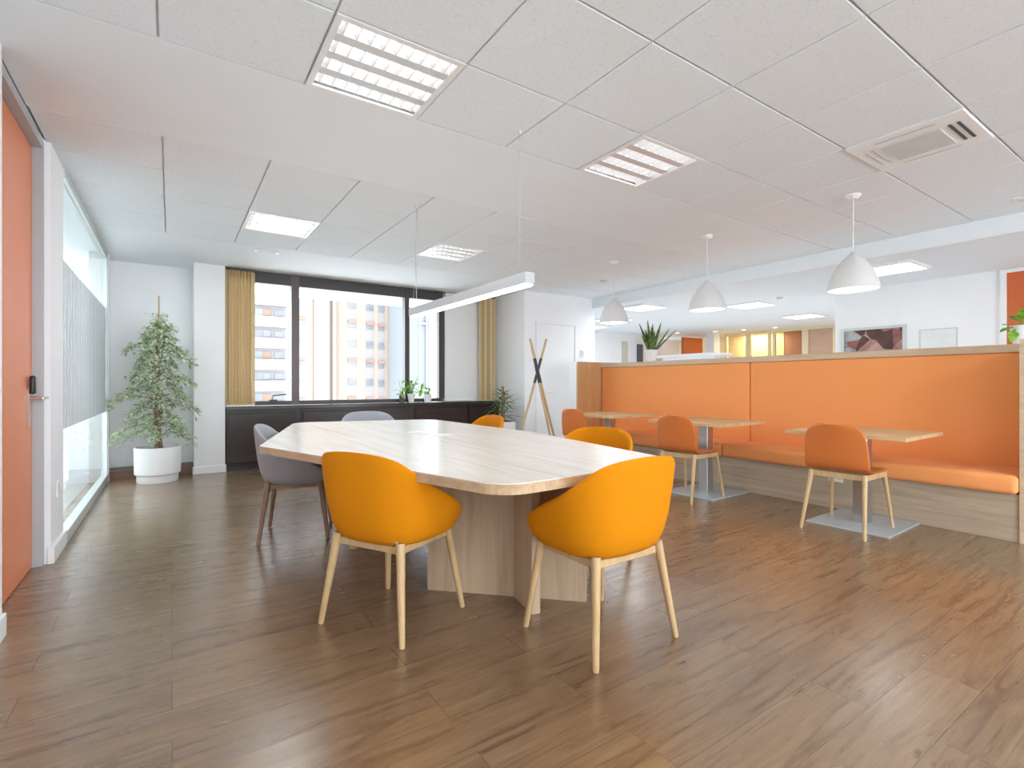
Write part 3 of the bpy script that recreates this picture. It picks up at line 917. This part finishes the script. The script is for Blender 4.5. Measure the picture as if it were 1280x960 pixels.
for b_ in range(54):
    z0 = .50 + 1.28 * ((b_ + rng.random()) / 54)
    a_ = b_ * 2.39996 + rng.uniform(-.3, .3)
    L = interp(env, z0 + .1) * rng.choice((.45, .6, .8, .95, 1.0, 1.12))
    if rng.random() < .1: L *= 1.15
    pts = []
    for j in range(6):
        s_ = j / 5
        rr = L * s_
        zz = z0 + .24 * s_ * (1 - .8 * s_) * 1.2 + (-.10 * s_ * s_ if z0 > .75 else -.16 * s_ * s_)
        y_ = rr * math.sin(a_) * .82
        x_ = max(rr * math.cos(a_), -.475)
        pts.append((x_ + .01 * math.sin(j * 2 + b_), y_ + .01 * math.cos(j * 3 + b_), zz))
    tk.tube(pts, [.006 - .0009 * j for j in range(6)], n=5, cap=False)
    for j in range(1, 6):
        nl = (3, 3, 5, 10, 15, 18)[j]
        for q in range(nl):
            s_ = rng.random()
            p = Vector(pts[j - 1]).lerp(Vector(pts[j]), s_)
            aa = a_ + rng.uniform(-1.5, 1.5)
            d = Vector((math.cos(aa), math.sin(aa), rng.uniform(-1.1, .35))).normalized() * rng.uniform(.045, .075)
            p += Vector((rng.gauss(0, .026), rng.gauss(0, .026), rng.gauss(0, .022)))
            leaf_quad(fo.bm, p, d, rng.uniform(.012, .019), Vector((rng.gauss(0, .3), rng.gauss(0, .3), 1)))
for q in range(90):
    p = Vector((rng.gauss(0, .045), rng.gauss(0, .04), rng.uniform(1.72, 1.93)))
    aa = rng.uniform(0, 2 * PI)
    d = Vector((math.cos(aa), math.sin(aa), rng.uniform(-.9, .5))).normalized() * rng.uniform(.045, .07)
    leaf_quad(fo.bm, p, d, rng.uniform(.011, .016), Vector((0, 0, 1)))
tk.build('trunk', M['bark'], fi, smooth=True)
fo.build('foliage', M['ficus'], fi)
MB().tube([(.0, .0, .35), (.01, 0, 2.13)], [.009, .006], n=8).build('support_cane', M['cane'], fi, smooth=True)

# plants on the window worktop
def pot_prof(r0, r1, h):
    return [(0, 0), (r0, 0), (r1, h * .92), (r1 + .004, h), (r1 - .006, h), (r1 - .01, h - .02), (0, h - .02)]
def leafy(name, label, loc, potm, r0, r1, h, leaves, leafmat, stems, group=None, cat='plant'):
    t = thing(name, label, cat, loc, group=group)
    MB().lathe(pot_prof(r0, r1, h), 32).build('pot', potm, t, smooth=True, angle=50)
    MB().lathe([(0, h - .012), (r1 - .012, h - .018)], 24).build('soil', M['soil'], t)
    st = MB(); fo_ = MB()
    for pts in stems: st.tube([Vector(p) for p in pts], .0035, n=6)
    for (p, d, w_) in leaves: leaf_quad(fo_.bm, Vector(p), Vector(d), w_, Vector((.1, -.2, 1)), fold=.12)
    if stems: st.build('stem', M['bright_leaf'], t)
    fo_.build('foliage', leafmat, t, smooth=True)
    return t
def bushy(seed, zlo, zhi, rad, n, L, w_, lean=(0, 0)):
    r_ = random.Random(seed); lv_, sm_ = [], []
    for k in range(n):
        a_ = k * 2.4 + r_.uniform(-.4, .4); z = r_.uniform(zlo, zhi); rr = r_.uniform(.3, 1) * rad
        p = (rr * math.cos(a_) + lean[0] * (z - zlo), rr * math.sin(a_) * .8 + lean[1] * (z - zlo), z)
        d = Vector((math.cos(a_), math.sin(a_), r_.uniform(-.9, .3))).normalized() * L * r_.uniform(.7, 1.1)
        lv_.append((p, d, w_ * r_.uniform(.8, 1.1)))
        sm_.append([(0, 0, zlo * .5), (p[0] * .5, p[1] * .5, (zlo * .5 + z) / 2 + .02), p])
    return lv_, sm_
SZ = .825
lv_, sm_ = bushy(1, .17, .40, .10, 20, .11, .032, (.05, 0))
leafy('potted_pothos', 'leafy green pothos in a white pot on the window sill beside the dark jamb', (3.085, 7.395, SZ), M['pot'], .04, .06, .14, lv_, M['bright_leaf'], sm_)
lv_, sm_ = bushy(5, .13, .24, .06, 16, .075, .024)
lv_ += [((-.10, -.01, .22), (-.05, 0, -.13), .035), ((-.08, .0, .30), (-.04, 0, -.1), .03)]
leafy('potted_plant', 'small bushy green plant in a short white pot at the right of the window sill', (3.36, 7.39, SZ), M['pot'], .055, .065, .13, lv_, M['bright_leaf'], sm_)
lv_, sm_ = bushy(9, .13, .36, .05, 12, .11, .032, (-.05, 0))
leafy('potted_plant', 'trailing green plant in a slate grey pot before the window mullion', (2.93, 7.40, SZ), M['pot_grey'], .035, .045, .12, lv_, M['bright_leaf'], sm_)

# spiky plant by the coat stand
sp = thing('potted_dracaena', 'spiky dark green plant in a white square pot before the white wall corner', 'plant', (4.30, 6.66, 0))
MB().box(-.15, .15, -.15, .15, 0, .53, bev=.012).build('pot', M['pot'], sp)
MB().box(-.14, .14, -.14, .14, .528, .536).build('soil', M['soil'], sp)
MB().tube([(0, 0, .52), (.01, 0, .80), (.0, .0, 1.08)], [.035, .03, .022], n=10).build('trunk', M['bark'], sp, smooth=True)
sf = MB(); rg = random.Random(11)
for hz, n_ in ((.66, 26), (.80, 30), (.95, 20)):
    for k in range(n_):
        a_ = k * 2.4; L = rg.uniform(.22, .34) * (1 if hz < .9 else .6)
        d = Vector((math.cos(a_), math.sin(a_), rg.uniform(-.35, .75))).normalized() * L * 1.15
        leaf_quad(sf.bm, Vector((0, 0, hz + rg.uniform(-.05, .05))), d, .017, Vector((0, 0, 1)))
sf.build('foliage', M['spiky'], sp)

# snake plant on the ledge
sn = thing('snake_plant', 'upright snake plant in a white pot on the bench ledge', 'plant', (5.61, 4.82, 1.425))
MB().lathe(pot_prof(.062, .085, .17), 32).build('pot', M['pot'], sn, smooth=True, angle=50)
MB().lathe([(0, .158), (.072, .152)], 24).build('soil', M['soil'], sn)
sl = MB(); rg = random.Random(4)
for k, (lx, ly, L, ww) in enumerate([(-.35, .1, .43, .028), (-.12, -.2, .46, .03), (.05, .1, .40, .03), (.28, 0, .44, .028), (.62, -.05, .40, .022), (.9, .1, .42, .016), (-.2, .3, .33, .03), (.1, -.3, .30, .03), (-.45, -.1, .26, .026), (.3, .3, .34, .026), (.0, .0, .36, .034)]):
    # the photo's left and right run along the view's horizontal
    d = Vector((.83 * lx, -.55 * lx, 0)) + Vector((.5, .8, 0)) * ly * .3 + Vector((0, 0, 1))
    base_ = Vector((.05 * .83 * lx, -.05 * .55 * lx, .14))
    dn = d.normalized(); side = Vector((.83, -.55, 0)) if k % 2 else Vector((.6, -.2, .0)).normalized()
    prev = None
    for j in range(7):
        s_ = j / 6
        wv = ww * (.55 + .9 * s_ - 1.44 * s_ * s_) if s_ < 1 else .001
        wv = max(.001, wv * 1.25)
        c = base_ + dn * L * s_ + Vector((.83, -.55, 0)) * .03 * lx * s_ * s_
        nr = side.cross(dn).normalized()
        a1 = sl.bm.verts.new(c - side * wv + nr * wv * .3); m1 = sl.bm.verts.new(c); b1 = sl.bm.verts.new(c + side * wv + nr * wv * .3)
        if prev:
            sl.bm.faces.new((prev[0], prev[1], m1, a1)); sl.bm.faces.new((prev[1], prev[2], b1, m1))
        prev = (a1, m1, b1)
lo_ = sl.build('foliage', M['snake'], sn, smooth=True)
md_ = lo_.modifiers.new('thick', 'SOLIDIFY'); md_.thickness = .004
# trailing plant at the right end of the ledge
lv_ = []
r_ = random.Random(21)
for (ax, az, px, L) in ((-1, .1, -.02, .12), (-.7, .55, 0, .12), (-.4, -.35, -.05, .13), (.2, .6, .02, .12), (.8, .3, .05, .13), (-.15, .2, .0, .11), (.5, -.2, .05, .12), (.1, .9, .0, .10), (-.8, -.2, -.03, .11), (.9, .7, .04, .11)):
    lat = Vector((.83, -.55, 0))
    p = lat * px + Vector((0, 0, .155))
    d = (lat * ax + Vector((-.3 * r_.random(), -.3 * r_.random(), az))).normalized() * L
    q = p + d * .45
    lv_.append((q, d, .034))
lst = [[(0, 0, .12), tuple(p_ * .5 + Vector((0, 0, .07)) if isinstance(p_, Vector) else p_), tuple(p_)] for (p_, d_, w_) in lv_]
leafy('potted_pothos', 'bright green pothos in a white pot at the right end of the bench ledge', (5.61, 1.075, 1.425), M['pot'], .05, .07, .155, lv_, M['bright_leaf'], lst)

# ------------------------------------------------------------------ kitchen and rooms beyond the bench
kw = MB()
kw.box(8.05, 13.2, YB, 3.50, 0, KCEIL + .02)
struct(kw.build('wall_right', M['wall']))
kf = MB()
kf.box(5.8, 8.05, -3.4, -3.25, 0, KCEIL + .02)  # unseen wall, added to block sky light coming up the corridor
kf.box(6.2, 11.55, 9.55, 9.75, 0, KCEIL + .02)
struct(kf.build('wall_far_and_blocker', M['wall']))
kr = MB()
kr.box(12.95, 13.15, 3.5, 10.2, 0, KCEIL + .02)
kr.box(11.55, 13.15, 10.0, 10.2, 0, KCEIL + .02)
struct(kr.build('wall_far_right', M['wall']))
struct(box('floor_kitchen_bounce', M['kitchen_bounce'], None, 5.8, 12.9, -3.2, 10.0, 0, .004))  # unseen pale overlay, added to bounce light onto the kitchen ceiling
d3 = thing('door_3', 'red-orange door in a white frame at the right edge of the photo', None, kind='structure')
box('leaf', M['orange_door2'], d3, 8.02, 8.05, .72, 1.66, 0, 2.40)
df = MB(); df.box(8.01, 8.06, 1.66, 1.72, 0, 2.40); df.box(8.01, 8.06, .66, .72, 0, 2.40); df.box(8.01, 8.06, .66, 1.72, 2.40, 2.445)
df.build('door_frame', M['trim'], d3)
# openings in the far wall
tag(box('wall_panel', M['beige'], None, 9.94, 10.12, 9.50, 9.545, 0, 2.25), 'tall narrow beige panel on the far kitchen wall behind the snake plant', 'panel')
tag(box('wall_panel', M['dgrey'], None, 10.52, 10.72, 9.50, 9.545, 1.2, 2.2), 'dark grey panel on the far kitchen wall right of the snake plant', 'panel')
tag(box('wall_panel', M['orange_door2'], None, 11.6, 12.45, 8.86, 8.92, 0, 2.40), 'red-orange partition panel at the far side of the kitchen', 'panel')
ctw = thing('white_cabinet', 'tall white cabinet with overhanging top in the kitchen before the red-orange panel', 'cabinet', (10.7, 7.9, 0))
box('top', M['white'], ctw, -.3, .3, -.9, .9, 1.78, 1.85, bev=.01)
box('body', M['white'], ctw, -.2, .2, -.75, .75, .004, 1.78)
kp = MB().box(11.75, 12.0, 8.02, 8.27, 0, KCEIL)
struct(kp.build('wall_post', M['wall']))
# glazed rooms along the right of the kitchen
gx = 12.3
def bay_room(y0, y1, back, low, label_back):
    pass
gm = thing('window_3', None, None, kind='structure')
fr3 = MB()
for y in (5.35, 5.95, 6.02, 6.72, 6.84, 7.35, 7.42, 8.02):
    fr3.box(gx - .03, gx + .03, y - .035, y + .035, 0, 2.38)
fr3.box(gx - .03, gx + .03, 3.5, 8.05, 2.38, KCEIL)
fr3.build('window_frame', M['cream'], gm)
for (a_, b_) in ((5.39, 5.91), (6.06, 6.68), (6.88, 7.31), (7.46, 7.98)):
    box('window_pane', M['pane'], gm, gx - .004, gx + .004, a_, b_, 0, 2.38)
for (y0_, y1_, mt, lb) in ((7.40, 8.10, M['cream'], 'cream'), (6.76, 7.40, M['cream'], 'c'), (6.0, 6.76, M['brown_pink'], 'b'), (3.5, 6.0, M['pinkish'], 'p')):
    pass
struct(box('wall_room_amber', M['cream'], None, 12.90, 12.94, 6.80, 10.0, 0, KCEIL))
struct(box('wall_room_brown', M['brown_pink'], None, 12.90, 12.94, 5.98, 6.78, 0, KCEIL))
struct(box('wall_room_salmon', M['pinkish'], None, 12.32, 12.90, 3.52, 5.93, 0, KCEIL))
tag(box('cupboard', M['amber'], None, 12.40, 12.85, 7.45, 8.0, 0, 1.78), 'amber yellow cupboard behind the leftmost glass pane of the kitchen', 'cupboard')
tag(box('cupboard', M['orange_door2'], None, 12.45, 12.85, 6.05, 6.45, 0, 1.72), 'low red cupboard in the brown room behind glass', 'cupboard')

# kitchen ceiling lights
def make_klight(label):
    t = thing('kitchen_light', label, 'ceiling light', group='flat square lights of the kitchen ceiling')
    f = MB()
    for s_ in (-1, 1):
        f.box(-.30, .30, s_ * .29 - .012, s_ * .29 + .012, -.03, 0); f.box(s_ * .288 - .012, s_ * .288 + .012, -.278, .278, -.03, 0)
    f.build('frame', M['white'], t)
    box('diffuser', M['panel'], t, -.28, .28, -.28, .28, -.022, -.002)
    return t
k0 = make_klight('square light panel beside the nearest dome pendant, beyond the ceiling drop')
k0.location = (6.83, 2.40, KCEIL)
for (x, y, lb) in ((6.75, 6.0, 'kitchen ceiling light just right of the farthest dome pendant'),
                   (7.55, 7.5, 'kitchen ceiling light above the snake plant, second from the pendant'),
                   (8.05, 8.7, 'kitchen ceiling light deepest in the corner below the farthest pendant'),
                   (8.05, 4.80, 'kitchen ceiling light right of the middle dome pendant'),
                   (10.2, 5.0, 'kitchen ceiling light close to the white wall edge above the glazed rooms')):
    dup(k0, (x, y, KCEIL), 0, lb)
def make_spot(label):
    t = thing('downlight', label, 'downlight', group='round downlights before the glazed rooms')
    MB().lathe([(.05, 0), (.075, 0), (.075, -.012), (.05, -.012)], 20).build('ring', M['white'], t)
    MB().lathe([(0, -.008), (.05, -.008)], 20).build('lens', M['spot'], t)
    return t
sp0 = make_spot('small round downlight left of the red-orange kitchen panel')
sp0.location = (10.9, 8.5, KCEIL)
for (x, y, lb) in ((11.4, 7.75, 'small round downlight right of the red-orange kitchen panel'), (11.6, 7.1, 'small round downlight before the amber cupboard room'),
                   (11.75, 6.4, 'small round downlight before the post of the brown room'), (11.5, 4.95, 'small round downlight closest to the white wall edge')):
    dup(sp0, (x, y, KCEIL), 0, lb)
sm2 = thing('smoke_detector', 'small dark grey detector on the kitchen ceiling', 'detector', (7.75, 4.15, KCEIL))
MB().lathe([(0, -.03), (.035, -.028), (.05, -.008), (.05, 0)], 20).build('body', M['grille'], sm2, smooth=True)

# framed pictures on the white kitchen wall
pf = thing('picture_frame', 'framed dark red and grey picture on the white wall above the ledge', 'picture', (8.05, 3.02, 1.655))
f = MB()
W2, H2 = .39, .25
f.box(-.03, 0, -W2, W2, H2 - .035, H2); f.box(-.03, 0, -W2, W2, -H2, -H2 + .035); f.box(-.03, 0, -W2, -W2 + .04, -H2 + .035, H2 - .035); f.box(-.03, 0, W2 - .04, W2, -H2 + .035, H2 - .035)
f.build('frame', M['aluminium'], pf)
box('print', M['picture'], pf, -.014, -.004, -W2 + .03, W2 - .03, -H2 + .03, H2 - .03)
pf2 = thing('picture_frame', 'faint pale framed sheet on the white wall right of the red picture', 'picture', (8.05, 2.30, 1.57))
f = MB()
for s_ in (-1, 1):
    f.box(-.015, 0, -.19, .19, s_ * .24 - .006, s_ * .24 + .006); f.box(-.015, 0, s_ * .184 - .006, s_ * .184 + .006, -.234, .234)
f.build('frame', M['aluminium'], pf2)
box('sheet', M['paper'], pf2, -.010, -.003, -.18, .18, -.235, .235)

# ------------------------------------------------------------------ buildings across the street
YB2 = 80
def building(name, label, x0, x1, z0, z1, mat, y=YB2, depth=14):
    t = thing(name, label, 'building', ((x0 + x1) / 2, y, z0), group='buildings outside the window')
    w_ = (x1 - x0) / 2
    MB().box(-w_, w_, 0, depth, 0, z1 - z0).build('wall', mat, t)
    return t
def bpart(t, name, mat, x0, x1, z0, z1, y0=-.12, y1=.0):
    lx, ly, lz = t.location
    return MB().box(x0 - lx, x1 - lx, y0, y1, z0 - lz, z1 - lz).build(name, mat, t)
FLR = 3.05
b1 = building('apartment_building', 'white apartment building with balcony bands at left of the window view', 0, 14.9, -14, 34, M['facade_white'])
for k in range(-4, 9):
    z = .1 + k * FLR
    bpart(b1, 'balcony', M['facade_white'], 1, 13.9, z, z + 1.5, -1.1, 0)
    bpart(b1, 'window', M['ext_window'], 9.7, 11.7, z + 1.6, z + 2.7)
    bpart(b1, 'window', M['ext_awning'] if k % 2 else M['ext_window'], 10.8, 11.8, z + 1.7, z + 2.6, -.2, 0)
    bpart(b1, 'window', M['ext_window'], 12.3, 13.6, z + 1.7, z + 2.6)
b2 = building('apartment_building', 'peach apartment tower with columns of small windows in the middle of the view', 14.9, 30.2, -14, 40, M['facade_peach'], y=YB2 + 1)
bpart(b2, 'pilaster', M['facade_pink'], 17.9, 20.2, -14, 38, -.5, 0)
bpart(b2, 'pilaster', M['facade_pink'], 20.6, 21.1, -14, 38, -.9, 0)
for k in range(-4, 10):
    z = .9 + k * FLR
    for (xa, xb, sh) in ((15.4, 16.7, 0), (23.1, 24.4, .0), (26.0, 27.2, -.1), (28.0, 29.0, -.25)):
        bpart(b2, 'window', M['ext_window'], xa, xb, z + sh, z + 1.15 + sh)
        bpart(b2, 'spandrel', M['ext_spandrel'], xa, xb, z - 1.9 + sh, z + sh, -.06)
        if k % 2: bpart(b2, 'awning', M['ext_awning'], xa, xb, z + .75 + sh, z + 1.2 + sh, -.3)
b3 = building('office_tower', 'pale grey ribbed tower at the right of the window view', 29.2, 44, -14, 40, M['facade_grey'], y=68, depth=11)
for k in range(14):
    bpart(b3, 'rib', M['facade_grey'], 29.5 + k * 1.0, 29.75 + k * 1.0, -14, 40, -.35, 0)
for k in range(-4, 10, 3):
    bpart(b3, 'floor_band', M['facade_white'], 29.4, 36.4, 3.3 + k * 3.2, 3.6 + k * 3.2, -.45, 0)

# ------------------------------------------------------------------ light
wd = bpy.data.worlds.new('sky'); S.world = wd; wd.use_nodes = True
bg = wd.node_tree.nodes['Background']
bg.inputs[0].default_value = (.86, .94, 1, 1); bg.inputs[1].default_value = 5.6
def lamp(name, x, y, z, sx, sy, pw, col=(1, .985, .96)):
    l = bpy.data.lights.new(name, 'AREA'); l.shape = 'RECTANGLE'; l.size = sx; l.size_y = sy; l.energy = pw; l.color = col
    o = bpy.data.objects.new(name, l); COL.objects.link(o); o.location = (x, y, z)
    return o
# added fill lamps in place of unseen ceiling lights behind the camera
lamp('fill_light', 1.0, -1.5, CEIL - .01, .55, .55, 30)
lamp('fill_light', 3.5, -1.5, CEIL - .01, .55, .55, 30)
for (x_, y_, lb_) in lum_at:
    lamp('louver_lamp', x_, y_, CEIL - .012, .5, .5, 8 if y_ < 4 else (5 if x_ < 2 else 9), (.90, .97, 1))
for (x_, y_, p_) in ((6.83, 2.4, 2), (8.05, 4.8, 13), (10.2, 5.0, 20), (6.75, 6.0, 9), (7.55, 7.5, 11), (8.05, 8.7, 5)):
    lamp('kitchen_lamp', x_, y_, KCEIL - .035, .5, .5, p_, (.95, .98, 1))
lamp('fill_light', 12.62, 7.4, KCEIL - .03, .4, .9, 14, (1, .85, .5))  # added warm fill inside the glazed room, no fixture built
lamp('fill_light', -2.1, 6.3, CEIL - .01, 2.4, 4.2, 70)  # added fill to brighten the office behind the glass, no fixture built

# ------------------------------------------------------------------ camera
f_px = 632.0
cam = bpy.data.cameras.new('camera'); co = bpy.data.objects.new('camera', cam); COL.objects.link(co)
cam.sensor_width = 36; cam.sensor_fit = 'HORIZONTAL'; cam.lens = f_px / 1280 * 36
cam.clip_start = .05; cam.clip_end = 400
co.location = (0, 0, 1.115)
co.rotation_euler = (PI / 2, 0, -math.atan(425 / 632))
S.camera = co
S.view_settings.view_transform = 'Standard'; S.view_settings.look = 'None'
S.view_settings.gamma = 1; S.view_settings.use_curve_mapping = False
S.view_settings.exposure = 0.62
S.cycles.use_denoising = True
S.cycles.max_bounces = 10; S.cycles.diffuse_bounces = 6; S.cycles.transparent_max_bounces = 12
S.cycles.sample_clamp_indirect = 6
